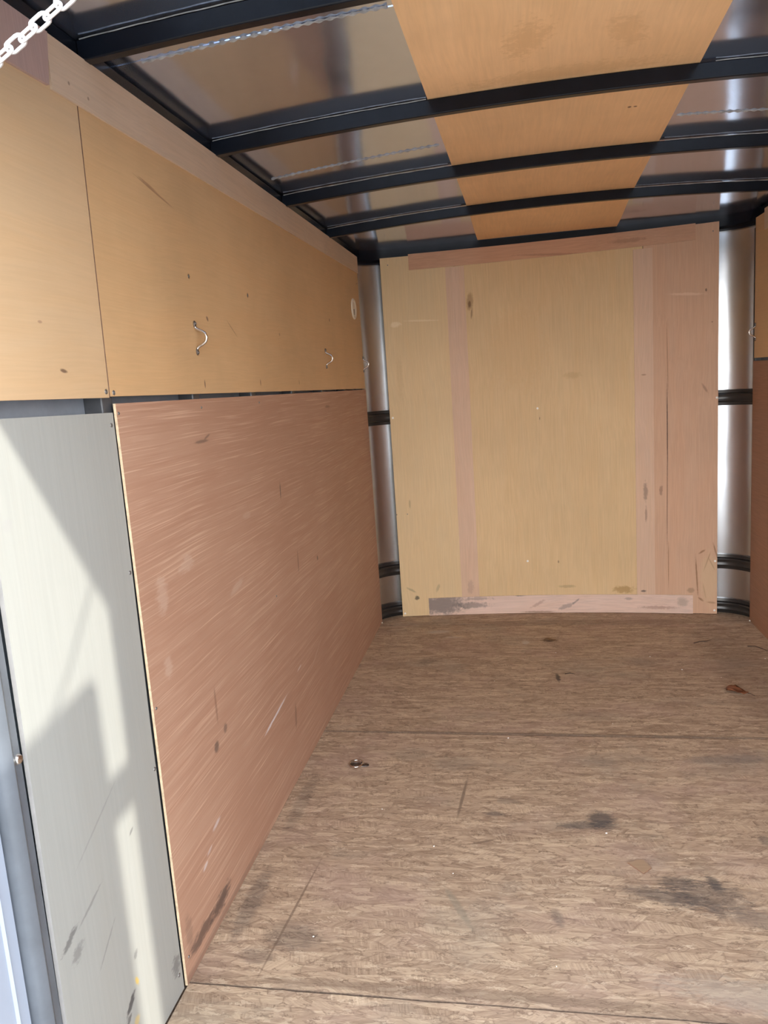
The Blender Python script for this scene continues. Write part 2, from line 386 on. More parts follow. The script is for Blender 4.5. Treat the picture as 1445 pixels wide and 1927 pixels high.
M_pink = plywood('pinkish_plywood', (0.585, 0.375, 0.25), 'z', [
    ((1.435, 0.92), (0.0035, 0.26), 0, (0.07, 0.03, 0.02), 0.85, 0.5), ((1.433, 0.58), (0.003, 0.30), 0.4, (0.16, 0.08, 0.05), 0.7, 0.5), ((1.437, 0.25), (0.003, 0.14), 0, STN, 0.6, 0.5),
    ((1.437, 1.25), (0.003, 0.20), -1, STN, 0.45, 0.6), ((1.52, 1.535), (0.09, 0.008), 5, (0.78, 0.56, 0.40), 0.5, 0.8), ((1.604, 1.545), (0.005, 0.009), 0, SMALL, 0.8, 0.8),
    ((1.630, 1.40), (0.004, 0.003), 0, SMALL, 0.7, 0.6), ((1.60, 1.10), (0.007, 0.03), -30, (0.22, 0.13, 0.08), 0.5, 0.8), ((1.405, 0.62), (0.010, 0.03), 0, (0.22, 0.12, 0.08), 0.55, 1.6),
    ((1.566, 0.19), (0.0045, 0.12), -3, STN, 0.75, 0.9), ((1.59, 0.315), (0.022, 0.006), -35, STN, 0.7, 0.8), ((1.612, 0.265), (0.004, 0.06), 18, STN, 0.75, 0.8), ((1.632, 0.255), (0.004, 0.045), -25, STN, 0.75, 0.8),
    ((1.65, 0.315), (0.005, 0.05), -15, STN, 0.6, 0.8), ((1.585, 0.075), (0.018, 0.006), 40, STN, 0.7, 1.0), ((1.60, 0.12), (0.004, 0.05), -10, STN, 0.55, 1.0), ((1.63, 0.06), (0.025, 0.006), 5, STN, 0.6, 1.0),
    ((1.54, 0.12), (0.02, 0.016), 20, (0.30, 0.20, 0.12), 0.6, 1.2), ((1.62, 0.18), (0.05, 0.16), 0, (0.60, 0.43, 0.26), 0.6, 0.7)],
    'y', 0.06, 0.06, (1.04, 0.96, 0.9))
M_fs = plywood('pink_grey_strip_plywood', (0.64, 0.45, 0.325), 'z', [((1.333, 0.62), (0.013, 0.06), 0, (0.20, 0.14, 0.11), 0.6, 1.2), ((1.335, 0.50), (0.007, 0.05), 0, (0.2, 0.12, 0.09), 0.5, 1.2),
    ((1.32, 0.115), (0.016, 0.006), 0, (0.1, 0.08, 0.07), 0.8, 1.4), ((1.33, 1.18), (0.014, 0.004), 0, (0.25, 0.14, 0.08), 0.6, 1.0), ((0.46, 0.15), (0.02, 0.05), 0, (0.30, 0.20, 0.16), 0.35, 1.4)], 'y', 0.06, 0.06)
GR = (0.17, 0.145, 0.135)
M_bottom_strip = plywood('scuffed_strip_plywood', (0.68, 0.51, 0.425), 'x', [
    ((0.30, 0.06), (0.15, 0.07), 0, GR, 0.80, 1.3), ((0.46, 0.05), (0.11, 0.02), 0, GR, 0.60, 1.8), ((0.50, 0.085), (0.08, 0.012), 0, GR, 0.45, 1.8), ((0.71, 0.10), (0.035, 0.010), 0, GR, 0.8, 1.4),
    ((0.80, 0.05), (0.05, 0.010), -30, (0.35, 0.21, 0.16), 0.5, 1.8), ((0.94, 0.035), (0.05, 0.014), -20, GR, 0.5, 2.2), ((0.99, 0.06), (0.03, 0.006), -40, GR, 0.6, 1.4), ((1.25, 0.075), (0.03, 0.008), 0, GR, 0.45, 1.6),
    ((1.38, 0.03), (0.11, 0.010), 0, (0.36, 0.22, 0.17), 0.6, 1.4), ((1.50, 0.06), (0.03, 0.03), 0, (0.36, 0.28, 0.22), 0.6, 1.2), ((0.80, 0.008), (0.10, 0.006), 0, (0.25, 0.15, 0.1), 0.7, 1.0)], 'y', 0.10, 0.08)
M_top_strip = plywood('reddish_strip_plywood', (0.57, 0.335, 0.215), 'x', [((1.27, 1.80), (0.10, 0.012), 0, (0.30, 0.16, 0.09), 0.5, 1.4), ((0.95, 1.77), (0.25, 0.006), 4, (0.26, 0.13, 0.08), 0.4, 1.0)], 'y', 0.08, 0.08)
M_roofply = plywood('orange_tan_roof_plywood', (0.85, 0.565, 0.31), 'y', [((1.05, 2.235), (0.006, 0.008), 0, (0.12, 0.04, 0.02), 0.9, 0.8), ((1.065, 2.235), (0.006, 0.006), 0, (0.12, 0.04, 0.02), 0.9, 0.8),
    ((0.78, 1.72), (0.05, 0.10), 10, (0.66, 0.40, 0.19), 0.45, 2.6), ((0.98, 1.75), (0.04, 0.09), -12, (0.66, 0.40, 0.19), 0.4, 2.6), ((0.86, 1.93), (0.25, 0.05), 0, (0.64, 0.39, 0.18), 0.4, 2.2)], 'z', 0.045, 0.11, (0.98, 0.95, 0.9), fine=120)
M_osb = osb()
M_subfloor = plain('dusty_subfloor', (0.26, 0.18, 0.125), 0.9, var=0.5, sc=70)
M_osb_edge = plain('dirty_strand_board_edge', (0.24, 0.165, 0.115), 0.9, var=0.3, sc=120)
M_roof = galv('galvanized_roof_sheet', (0.65, 0.75, 0.95), 0.115, 0.22, metal=0.95)
M_skin = galv('galvanized_front_sheet', (0.56, 0.59, 0.63), 0.25, 0.30, (3, 3, 2.2))
M_sideskin = plain('grey_side_sheet', (0.34, 0.38, 0.44), 0.45, 0.0, 0.5, 0.08, 30)
M_steel = plain('dark_painted_steel', (0.006, 0.008, 0.013), 0.26, 0.0, 0.20, 0.25, 12)
M_stud = plain('grey_primed_steel', (0.10, 0.105, 0.115), 0.40, 0.3, 0.5, 0.2, 18)
M_post = plain('grey_enamelled_steel', (0.11, 0.125, 0.145), 0.42, 0.0, 0.5, 0.15, 14)
M_white_paint = plain('white_enamel', (0.345, 0.40, 0.49), 0.35, 0.0, 0.5, 0.03, 8)
M_zinc = plain('zinc_plated_steel', (0.80, 0.79, 0.76), 0.22, 1.0, 0.5, 0.08, 60)
M_chain = plain('bright_galvanized_chain', (0.86, 0.87, 0.88), 0.42, 0.85, 0.5, 0.05, 200)
M_chrome = plain('polished_steel', (0.66, 0.63, 0.60), 0.14, 1.0, 0.5, 0.1, 60)
M_dark_zinc = plain('tarnished_steel', (0.20, 0.18, 0.17), 0.38, 1.0, 0.5, 0.2, 60)
M_screw_w = plain('white_screw', (0.85, 0.84, 0.80), 0.35, 0.0, 0.5, 0.03)
M_screw_d = plain('dull_screw', (0.22, 0.21, 0.20), 0.40, 0.7, 0.5, 0.2)
M_plastic = plain('cream_plastic', (0.72, 0.64, 0.52), 0.45, 0.0, 0.5, 0.04)
M_hole = plain('dark_opening', (0.02, 0.015, 0.012), 0.8)
M_sealant = plain('grey_sealant', (0.32, 0.33, 0.33), 0.5, 0.0, 0.4, 0.4, 40)
M_seam = plain('pale_seam_sealant', (0.34, 0.33, 0.32), 0.6, 0.0, 0.3, 0.3, 60)
M_rib = plain('black_enamelled_rib', (0.020, 0.018, 0.017), 0.28, 0.0, 0.55, 0.25, 20)
M_leak_speck = plain('white_leak_and_speck', (0.85, 0.83, 0.78), 0.6)  # white of the imitated daylight leaks, and of the floor specks
M_leaf = plain('dry_brown_leaf', (0.17, 0.062, 0.028), 0.6, 0, 0.3, 0.35, 90)
M_twig = plain('dark_twig', (0.05, 0.03, 0.022), 0.8)
M_chip = plywood('wood_chip_wood', (0.40, 0.285, 0.19), 'x', (), 'z', 0.12, 0.1)
M_ground = plain('pale_concrete_ground', (0.42, 0.40, 0.37), 0.9, 0, 0.2, 0.15, 1.5)
M_under = plain('dark_underframe', (0.03, 0.03, 0.03), 0.7)

# ---------------------------------------------------------------- mesh helpers
class MB:
    def __init__(s):
        s.v, s.f, s.mi = [], [], []
    def add(s, vs, fs, mi=0):
        o = len(s.v)
        s.v += [tuple(p) for p in vs]
        for i, f in enumerate(fs):
            s.f.append([o + k for k in f])
            s.mi.append(mi[i] if isinstance(mi, list) else mi)
    def box(s, x0, x1, y0, y1, z0, z1, mi=0):
        v = [(x, y, z) for x in (x0, x1) for y in (y0, y1) for z in (z0, z1)]
        s.add(v, [(0, 1, 3, 2), (4, 6, 7, 5), (0, 4, 5, 1), (2, 3, 7, 6), (0, 2, 6, 4), (1, 5, 7, 3)], mi)
    def prism(s, pts, axis, a, b, mi_face=0, mi_side=0):
        """pts: 2-D outline in the other two axes (in xyz order), extruded from a to b along axis"""
        ax = 'xyz'.index(axis)
        def P(p, h):
            q = list(p); q.insert(ax, h); return tuple(q)
        n = len(pts)
        v = [P(p, a) for p in pts] + [P(p, b) for p in pts]
        fs = [list(range(n))[::-1], [n + i for i in range(n)]] + [[i, (i + 1) % n, n + (i + 1) % n, n + i] for i in range(n)]
        s.add(v, fs, [mi_face, mi_face] + [mi_side] * n)
    def tube(s, pts, r, n=8, closed=False, caps=True, flat=None, mi=0):
        pts = [Vector(p) for p in pts]
        m = len(pts)
        rs = r if isinstance(r, (list, tuple)) else [r] * m
        ref = None
        vs = []
        for i in range(m):
            a = pts[(i - 1) % m] if (closed or i) else pts[i]
            b = pts[(i + 1) % m] if (closed or i < m - 1) else pts[i]
            d = (b - a).normalized()
            if ref is None:
                ref = Vector((0, 0, 1)) if abs(d.z) < 0.9 else Vector((1, 0, 0))
            u = (ref - d * ref.dot(d)).normalized()
            w = d.cross(u)
            ref = u
            for k in range(n):
                t = 2 * math.pi * k / n
                vs.append(pts[i] + (u * math.cos(t) + w * math.sin(t)) * rs[i])
        fs = []
        for i in range(m if closed else m - 1):
            j = (i + 1) % m
            for k in range(n):
                fs.append([i * n + k, i * n + (k + 1) % n, j * n + (k + 1) % n, j * n + k])
        if not closed and caps:
            fs.append(list(range(n))[::-1])
            fs.append([(m - 1) * n + k for k in range(n)])
        s.add(vs, fs, mi)
    def lathe(s, prof, origin, axis, n=24, mi=0):
        """prof: (radius, height) along axis vector"""
        a = Vector(axis).normalized()
        u = Vector((0, 0, 1)) if abs(a.z) < 0.9 else Vector((1, 0, 0))
        u = (u - a * u.dot(a)).normalized()
        w = a.cross(u)
        o = Vector(origin)
        vs, fs = [], []
        for (r, h) in prof:
            for k in range(n):
                t = 2 * math.pi * k / n
                vs.append(o + a * h + (u * math.cos(t) + w * math.sin(t)) * max(r, 1e-5))
        for i in range(len(prof) - 1):
            for k in range(n):
                fs.append([i * n + k, i * n + (k + 1) % n, (i + 1) * n + (k + 1) % n, (i + 1) * n + k])
        s.add(vs, fs, mi)
    def grid(s, rows, closed_rows=False, mi=0):
        """rows: list of equally long vertex lists; closed_rows joins each row into a ring, ends capped"""
        n = len(rows[0])
        vs = [p for r in rows for p in r]
        fs = []
        for i in range(len(rows) - 1):
            for k in range(n if closed_rows else n - 1):
                k2 = (k + 1) % n
                fs.append([i * n + k, i * n + k2, (i + 1) * n + k2, (i + 1) * n + k])
        if closed_rows:
            fs.append(list(range(n))[::-1])
            fs.append([(len(rows) - 1) * n + k for k in range(n)])
        s.add(vs, fs, mi)
    def mesh(s, name, mats, smooth=False):
        me = bpy.data.meshes.new(name)
        me.from_pydata(s.v, [], s.f)
        for m in (mats if isinstance(mats, (list, tuple)) else [mats]):
            me.materials.append(m)
        for p, i in zip(me.polygons, s.mi):
            p.material_index = i
        bm = bmesh.new()
        bm.from_mesh(me)
        bmesh.ops.recalc_face_normals(bm, faces=bm.faces)
        if smooth:
            for f in bm.faces:
                f.smooth = True
            for e in bm.edges:
                if len(e.link_faces) == 2 and e.calc_face_angle(0) > R(38):
                    e.smooth = False
        bm.to_mesh(me)
        bm.free()
        return me
    def build(s, name, mats, parent=None, smooth=False, label=None, kind=None, bevel=0.0):
        o = bpy.data.objects.new(name, s.mesh(name, mats, smooth))
        COL.objects.link(o)
        if parent is not None:
            o.parent = parent
        if label:
            o['label'] = label
        if kind:
            o['kind'] = kind
        if bevel:
            b = o.modifiers.new('bevel', 'BEVEL')
            b.width = bevel
            b.segments = 2
            b.limit_method = 'ANGLE'
        return o

def empty(name, loc=(0, 0, 0), label=None, cat=None, group=None, kind=None):
    o = bpy.data.objects.new(name, None)
    COL.objects.link(o)
    o.location = loc
    o.empty_display_size = 0.05
    if label: o['label'] = label
    if cat: o['category'] = cat
    if group: o['group'] = group
    if kind: o['kind'] = kind
    return o

def dup(root, loc, label=None, rotz=None):
    r = root.copy(); COL.objects.link(r); r.location = loc
    if rotz is not None: r.rotation_euler = (0, 0, rotz)
    if label: r['label'] = label
    for ch in list(root.children):
        c = ch.copy(); COL.objects.link(c); c.parent = r
        for g in ch.children:
            d = g.copy(); COL.objects.link(d); d.parent = c
    return r

def screw(parent, pos, nrm, mat, r=0.0035, name='screw'):
    mb = MB()
    mb.lathe([(r, -0.001), (r, 0.0004), (r * 0.85, 0.0013), (r * 0.45, 0.0018), (r * 0.40, 0.0010), (0, 0.0010)], pos, nrm, 10)
    return mb.build(name, mat, parent, True)

# ---------------------------------------------------------------- dimensions
W = 1.782
BOW = [1.362 + 0.6096 * k for k in range(-1, 4)]
def bow_bottom(x, y=2.0):
    u = (x - W / 2) / (W / 2)
    s_ = 0.036
    if y > 3.19:
        k = min(1.0, (y - 3.19) / 0.60)
        s_ = 0.036 - 0.026 * k * k * (3 - 2 * k)
    return 1.823 + s_ * (1 - u * u)
SKEW = -0.016
CR = 0.20
def front_path(inset=0.0, n_arc=12, n_mid=18):
    """plan outline of the inner face of the nose, from the left wall to the right wall"""
    r = CR - inset
    pts = []
    for i in range(n_arc + 1):
        a = math.pi - (math.pi / 2) * i / n_arc
        pts.append((0.15 + r * math.cos(a), 3.69 + r * math.sin(a)))
    for i in range(1, n_mid):
        x = 0.15 + (W - 0.30) * i / n_mid
        u = (x - W / 2) / (W / 2 - 0.15)
        pts.append((x, 3.69 + r + 0.05 * (1 - u * u)))
    for i in range(n_arc + 1):
        a = math.pi / 2 - (math.pi / 2) * i / n_arc
        pts.append((W - 0.15 + r * math.cos(a), 3.69 + r * math.sin(a)))
    return [(x, y + SKEW * (x - 0.88)) for x, y in pts]
def panel_y(x):
    u = (x - 0.88) / 0.78
    return 3.835 + 0.05 * (1 - u * u) + SKEW * (x - 0.88)

# ---------------------------------------------------------------- setting: ground and trailer floor
mb = MB(); mb.box(-30, 30, -30, 30, -0.55, -0.50)
mb.build('ground', M_ground, None, kind='structure')

floor = MB(); floor.box(-0.05, W + 0.05, 0.72, 3.86, -0.09, -0.0125)
floor = floor.build('floor', M_subfloor, None, kind='structure')
def floor_panel(ya, yb, yc, yd):
    m = MB()
    rnd = random.Random(int(yd * 100))
    def edge(x0, ya_, x1, yb_, n=60):
        return [(x0 + (x1 - x0) * i / n, ya_ + (yb_ - ya_) * i / n + rnd.uniform(-0.0012, 0.0012)) for i in range(n + 1)]
    m.prism(edge(0.0, ya, W, yb) + edge(W, yc, 0.0, yd), 'z', -0.0122, 0.0, 0, 1)
    return m.build('floor_panel', [M_osb, M_osb_edge], floor)
floor_panel(0.72, 0.72, 1.3315, 1.3345)
floor_panel(1.3395, 1.3365, 2.4995, 2.5125)
floor_panel(2.5195, 2.5065, 3.667, 3.729)
m = MB()
m.prism([(0.0, 3.734), (W, 3.672), (W + 0.02, 3.70)] + [(x, y) for x, y in reversed(front_path(0.002)) if y > 3.73] + [(-0.02, 3.76)], 'z', -0.0122, 0.0)
m.build('floor_panel', M_osb, floor, bevel=0.0015)
for (x, y, s_) in ((0.004, 3.745, 1), (W - 0.006, 3.712, -1)):
    m = MB()
    m.tube([(x, y, 0.002), (x - 0.010 * s_, y + 0.014, 0.004), (x - 0.018 * s_, y + 0.022, 0.003)], [0.003, 0.0045, 0.002], 6)
    m.build('daylight_leak', M_leak_speck, floor, True, label='white blob standing in for daylight through the corner gap')  # added white blob imitates daylight leaking in at the floor corner

# ---------------------------------------------------------------- setting: left wall
STUDS = [1.325 + 0.4064 * k for k in range(-1, 7)]
def side_wall(name, x_in, sgn):
    """sgn = -1: the wall lies towards -x of its inner face"""
    m = MB()
    a, b = sorted((x_in + sgn * 0.050, x_in + sgn * 0.054))
    m.box(a, b, 0.72, 3.69 + SKEW * (x_in - 0.88), -0.06, 1.875)
    wall = m.build(name, M_sideskin, None, kind='structure')
    for y in STUDS:
        m = MB()
        a, b = sorted((x_in + sgn * 0.0505, x_in + sgn * 0.0125))
        m.box(a, b, y - 0.019, y + 0.019, 0.0, 1.789)
        m.build('stud', M_stud, wall, bevel=0.003)
    return wall
wall_left = side_wall('wall_left', 0.0, -1)

def sheet(parent, name, pts, x0, x1, mats, label=None, axis='x'):
    m = MB()
    m.prism(pts, axis, x0, x1, 0, 1)
    return m.build(name, mats, parent, label=label)
up1 = sheet(wall_left, 'upper_panel', [(0.935, 1.2425), (1.3112, 1.2360), (1.3278, 1.822), (0.935, 1.822)], -0.0085, 0.0, [M_tan_near, M_joint])
up2 = sheet(wall_left, 'upper_panel', [(1.3148, 1.2380), (3.750, 1.2030), (3.753, 1.822), (1.3312, 1.822)], -0.0085, 0.0, [M_tan, M_joint])
brown = sheet(wall_left, 'lower_panel', [(1.3265, 0.0015), (3.765, 0.0015), (3.755, 1.1985), (1.3275, 1.2245)], -0.0040, 0.0012, [M_brown, M_edge], 'reddish brown streaked plywood sheet')
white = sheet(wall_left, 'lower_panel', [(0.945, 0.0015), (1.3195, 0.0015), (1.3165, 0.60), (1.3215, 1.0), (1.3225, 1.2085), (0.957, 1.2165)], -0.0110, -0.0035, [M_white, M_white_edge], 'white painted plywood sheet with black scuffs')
sheet(wall_left, 'cover_strip', [(1.246, 1.7375), (3.753, 1.7505), (3.753, 1.827), (1.246, 1.825)], 0.0003, 0.0045, [M_strip, M_strip], 'pale plywood strip along the top')
sheet(wall_left, 'cover_strip', [(0.935, 1.735), (1.236, 1.7405), (1.2500, 1.8255), (0.935, 1.822)], 0.0003, 0.0060, [M_strip_pink, M_strip_pink], 'short pinkish brown strip')
m = MB(); m.box(-0.050, -0.007, 0.72, 3.72, 1.790, 1.8585)
m.build('top_rail', M_steel, wall_left, bevel=0.004)
for (pos, par) in (((0.0, 1.302, 1.247), up1), ((0.0, 1.3285, 1.2445), up2)):
    screw(par, pos, (1, 0, 0), M_screw_d, 0.0048)
for (pos, par) in (((-0.0035, 1.312, 1.186), white), ((-0.0035, 1.312, 0.906), white), ((-0.0035, 1.311, 0.504), white), ((-0.0035, 1.305, 0.045), white)):
    screw(par, pos, (1, 0, 0), M_screw_d, 0.0042)
for (y, z) in ((1.3345, 1.206), (1.721, 1.200), (2.138, 1.196), (1.338, 0.62), (1.345, 0.055), (2.13, 0.62)):
    screw(brown, (0.0012, y, z), (1, 0, 0), M_screw_d, 0.0032)
for (y, z) in ((1.731, 1.5), (2.129, 1.495), (3.72, 1.70)):
    screw(up2, (-0.0006, y, z), (1, 0, 0), M_screw_d, 0.004)

# ---------------------------------------------------------------- setting: right wall
wall_right = side_wall('wall_right', W, 1)
sheet(wall_right, 'upper_panel', [(0.935, 1.232), (3.718, 1.224), (3.718, 1.822), (0.935, 1.822)], W, W + 0.0085, [M_tan, M_edge])
sheet(wall_right, 'lower_panel', [(0.935, 0.0015), (3.722, 0.0015), (3.722, 1.211), (0.935, 1.211)], W - 0.003, W + 0.005, [M_brown_shaded, M_edge], 'reddish brown plywood sheet')
sheet(wall_right, 'cover_strip', [(0.935, 1.745), (3.585, 1.752), (3.585, 1.835), (0.935, 1.825)], W - 0.0045, W - 0.0003, [M_strip, M_strip])
m = MB(); m.box(W + 0.007, W + 0.050, 0.72, 3.69, 1.790, 1.8585)
m.build('top_rail', M_steel, wall_right, bevel=0.004)

# ---------------------------------------------------------------- setting: front wall
m = MB()
pa, pb = front_path(0.0), front_path(-0.004)
rows = []
for (x, y), (x2, y2) in zip(pa, pb):
    rows.append([(x, y, -0.06), (x, y, 1.90), (x2, y2, 1.90), (x2, y2, -0.06)])
m.grid(rows, True)
wall_front = m.build('wall_front', M_skin, None, True, kind='structure')
def sweep(name, mat, prof, zc, label=None):
    """prof: (inset, dz) outline swept along the nose"""
    paths = [front_path(i) for i, _ in prof]
    rows = [[(paths[k][j][0], paths[k][j][1], zc + prof[k][1]) for k in range(len(prof))] for j in range(len(paths[0]))]
    q = MB(); q.grid(rows, True)
    return q.build(name, mat, wall_front, True, label=label)
hat = [(0.0, -0.036), (0.010, -0.036), (0.012, -0.022), (0.026, -0.019), (0.0285, -0.013), (0.0255, -0.004), (0.0255, 0.004), (0.0285, 0.013), (0.026, 0.019), (0.012, 0.022), (0.010, 0.036), (0.0, 0.036)]
sweep('rib', M_rib, hat, 1.050)
sweep('rib', M_rib, hat, 0.258)
sweep('rib', M_rib, hat, 0.036)
sweep('top_rail', M_steel, [(0.0, -0.035), (0.016, -0.035), (0.018, -0.026), (0.030, -0.024), (0.040, -0.016), (0.042, 0.042), (0.030, 0.046), (0.0, 0.046)], 1.834)

def curved(parent, name, x0, x1, zb0, zb1, zt0, zt1, front, thick, mats, label=None, n=10):
    """a sheet bent to the front wall; zb / zt: bottom and top heights at its two ends; front: how far it stands proud"""
    q = MB()
    rows = []
    for i in range(n + 1):
        k = i / n
        x = x0 + (x1 - x0) * k
        y = panel_y(x) - front
        zb, zt = zb0 + (zb1 - zb0) * k, zt0 + (zt1 - zt0) * k
        rows.append([(x, y, zb), (x, y, zt), (x, y + thick, zt), (x, y + thick, zb)])
    o = len(q.v)
    q.grid(rows, True)
    for i, f in enumerate(q.f):
        q.mi[i] = 0 if (i < n * 4 and i % 4 in (0, 2)) else 1
    return q.build(name, mats, parent, True, label=label)
def zt(x):
    return 1.824 + (x - 0.1) / 1.557 * 0.015
fl = curved(wall_front, 'plywood_panel', 0.098, 0.4545, 0.003, 0.003, zt(0.1), zt(0.455), 0.0, 0.006, [M_cream_l, M_edge], 'pale cream plywood panel')
fc = curved(wall_front, 'plywood_panel', 0.4565, 1.3315, 0.003, 0.003, zt(0.455), zt(1.33), 0.0, 0.006, [M_cream_c, M_edge], 'wide cream plywood panel with a dark knot')
fr = curved(wall_front, 'plywood_panel', 1.3335, 1.657, 0.003, 0.003, zt(1.33), zt(1.657), 0.0, 0.006, [M_pink, M_edge], 'pinkish plywood panel with a crack and water stains')
curved(wall_front, 'cover_strip', 0.413, 0.503, 0.097, 0.097, 1.756, 1.757, 0.0042, 0.004, [M_fs, M_edge], n=4)
curved(wall_front, 'cover_strip', 1.289, 1.374, 0.097, 0.097, 1.756, 1.757, 0.0042, 0.004, [M_fs, M_edge], n=4)
curved(wall_front, 'cover_strip', 0.238, 1.548, 0.002, 0.002, 0.0965, 0.0965, 0.0044, 0.004, [M_bottom_strip, M_edge], 'scuffed strip along the floor', 16)
curved(wall_front, 'cover_strip', 0.237, 1.558, 1.7575, 1.770, 1.833, 1.842, 0.0044, 0.004, [M_top_strip, M_edge], 'reddish strip along the top', 16)
for (x, z, par) in ((0.831, 1.050, fc), (0.756, 0.277, fc), (0.112, 1.047, fl), (1.652, 1.053, fr), (1.648, 0.268, fr), (1.646, 0.020, fr), (0.110, 0.018, fl)):
    screw(par, (x, panel_y(x), z), (0, -1, 0), M_screw_w, 0.0055)
for (x, z, par) in ((0.155, 0.55, fl), (1.632, 1.80, fr), (0.135, 1.79, fl)):
    screw(par, (x, panel_y(x), z), (0, -1, 0), M_screw_d, 0.003)

# ---------------------------------------------------------------- setting: ceiling
def roof_sheet(y0, y1, dz, nx=36, ny=8):
    q = MB()
    th = 0.002
    ny = max(1, int((y1 - y0) / 0.1))
    top, bot = [], []
    rows = []
    for j in range(ny + 1):
        y = y0 + (y1 - y0) * j / ny
        row = []
        xs = [-0.05 + (W + 0.10) * i / nx for i in range(nx + 1)]
        def zz(x):
            return bow_bottom(max(0, min(W, x)), y) + 0.036 + dz
        row = [(x, y, zz(x)) for x in xs]
        row += [(x, y, zz(x) + th) for x in reversed(xs)]
        rows.append(row)
    q.grid(rows, True)
    return q
ceiling = roof_sheet(0.70, 1.512, 0.0034).build('ceiling', M_roof, None, True, kind='structure')
roof_sheet(1.494, 2.385, 0.0022).build('roof_sheet', M_roof, ceiling, True)
roof_sheet(2.355, 3.96, 0.0034).build('roof_sheet', M_roof, ceiling, True)
for y in BOW:
    q = MB()
    rows = []
    for i in range(25):
        x = -0.008 + (W + 0.016) * i / 24
        z = bow_bottom(max(0, min(W, x)))
        rows.append([(x, y, z), (x, y, z + 0.0355), (x, y + 0.024, z + 0.0355), (x, y + 0.024, z)])
    q.grid(rows, True)
    q.build('roof_bow', M_steel, ceiling, True, bevel=0.0025)
    for (xa, xb) in ((0.0, 0.545), (1.20, W)):
        q = MB()
        q.tube([(xa + (xb - xa) * i / 24, y - 0.0006, bow_bottom(xa + (xb - xa) * i / 24) + 0.0355 + 0.0004 * math.sin(i * 1.7 + y * 9)) for i in range(25)], 0.0011, 6)
        q.build('sealant_line', M_sealant, ceiling, True)
# the lane of plywood laid over the bows along the middle of the roof
q = MB()
rows = []
for j in range(33):
    y = 0.72 + (3.865 - 0.72) * j / 32
    xl = 0.543 + (y - 1.6) / 2.2 * 0.032
    xr = 1.157 + (y - 1.6) / 2.2 * 0.060
    xs = [xl + (xr - xl) * i / 8 for i in range(9)]
    rows.append([(x, y, bow_bottom(x, y) + 0.0359) for x in xs] + [(x, y, bow_bottom(x, y) + 0.0374) for x in reversed(xs)])
q.grid(rows, True)
q.build('plywood_lane', M_roofply, ceiling, True, label='orange tan plywood lane above the bows')
# crimped laps of the roof sheets
for (y, xa, xb, yk) in ((1.489, 0.05, 0.53, 0.020), (2.352, 0.02, 0.54, 0.075), (2.352, 1.19, W - 0.02, 0.075)):
    q = MB()
    n = 260
    pts, rs = [], []
    for i in range(n + 1):
        x = xa + (xb - xa) * i / n
        u = (x - W / 2) / (W / 2)
        pts.append((x, y + yk * max(0, abs(u) - 0.38) * 0.9, bow_bottom(x, y) + 0.036 + 0.0014))
        rs.append(0.0026 + 0.0013 * math.sin(x * 2 * math.pi / 0.021))
    q.tube(pts, rs, 6)
    q.build('lap_seam', M_seam, ceiling, True)

# ---------------------------------------------------------------- setting: rear door frame and doors
frame = MB()
frame.box(-0.055, 0.0, 0.70, 0.76, 1.68, 1.90)
frame.box(0.0, W, 0.70, 0.735, 1.68, 1.90)
frame.box(W, W + 0.055, 0.70, 0.76, 1.68, 1.90)
trim_1 = frame.build('trim_1', M_white_paint, None, kind='structure')
q = MB(); q.prism([(-0.055, 0.72), (-0.018, 0.72), (-0.018, 0.862), (-0.014, 0.865), (-0.018, 0.868), (-0.018, 0.890), (-0.024, 0.896), (-0.055, 0.896)], 'z', -0.09, 1.68)
q.build('jamb', M_white_paint, trim_1, label='white rear jamb with a raised rib')
q = MB()
q.prism([(-0.050, 0.897), (-0.010, 0.897), (-0.002, 0.903), (0.002, 0.915), (-0.003, 0.924), (-0.0085, 0.928), (-0.0085, 0.944), (-0.050, 0.944)], 'z', -0.02, 1.789)
post = q.build('post', M_post, trim_1, True, label='grey steel post beside the jamb')
for z in (0.722,):
    q = MB(); q.lathe([(0.009, -0.002), (0.009, 0.001), (0.006, 0.005), (0.0, 0.006)], (-0.0085, 0.9365, z), (1, 0, 0), 12)
    q.build('bolt', M_zinc, post, True)
q = MB(); q.box(W, W + 0.055, 0.72, 0.90, -0.09, 1.68)
q.build('jamb', M_white_paint, trim_1)
q = MB(); q.box(-0.055, W + 0.055, 0.70, 0.72, -0.12, -0.004)
q.build('sill_plate', M_stud, trim_1)
# right barn door, swung open past square; left barn door, swung back
def barn_door(name, hinge, direction, width, z0, z1):
    d = Vector((direction[0], direction[1], 0)).normalized()
    nrm = Vector((-d.y, d.x, 0))
    root = empty(name, (hinge[0], hinge[1], 0), kind='structure')
    def slab(a, b, t0, t1, za, zb):
        c = [d * a + nrm * t0, d * b + nrm * t0, d * b + nrm * t1, d * a + nrm * t1]
        g = MB(); g.prism([(p.x, p.y) for p in c], 'z', za, zb)
        return g
    slab(0.0, width, -0.016, 0.016, z0, z1).build('door_panel', M_white_paint, root)
    return root, d
door_1, dd = barn_door('door_1', (-0.075, 0.68), (-0.75, -1.0), 0.85, -0.06, 1.64)
door_2, dr = barn_door('door_2', (W + 0.075, 0.622), (0.31, -1.0), 0.85, -0.06, 1.575)
for z in (1.335,):
    q = MB()
    a = Vector((-0.04, 0.10, z)); b = Vector((0.006, -0.02, z))
    q.box(-0.045, 0.0, -0.03, 0.10, z - 0.034, z + 0.034)
    q.build('hinge', M_zinc, door_2)

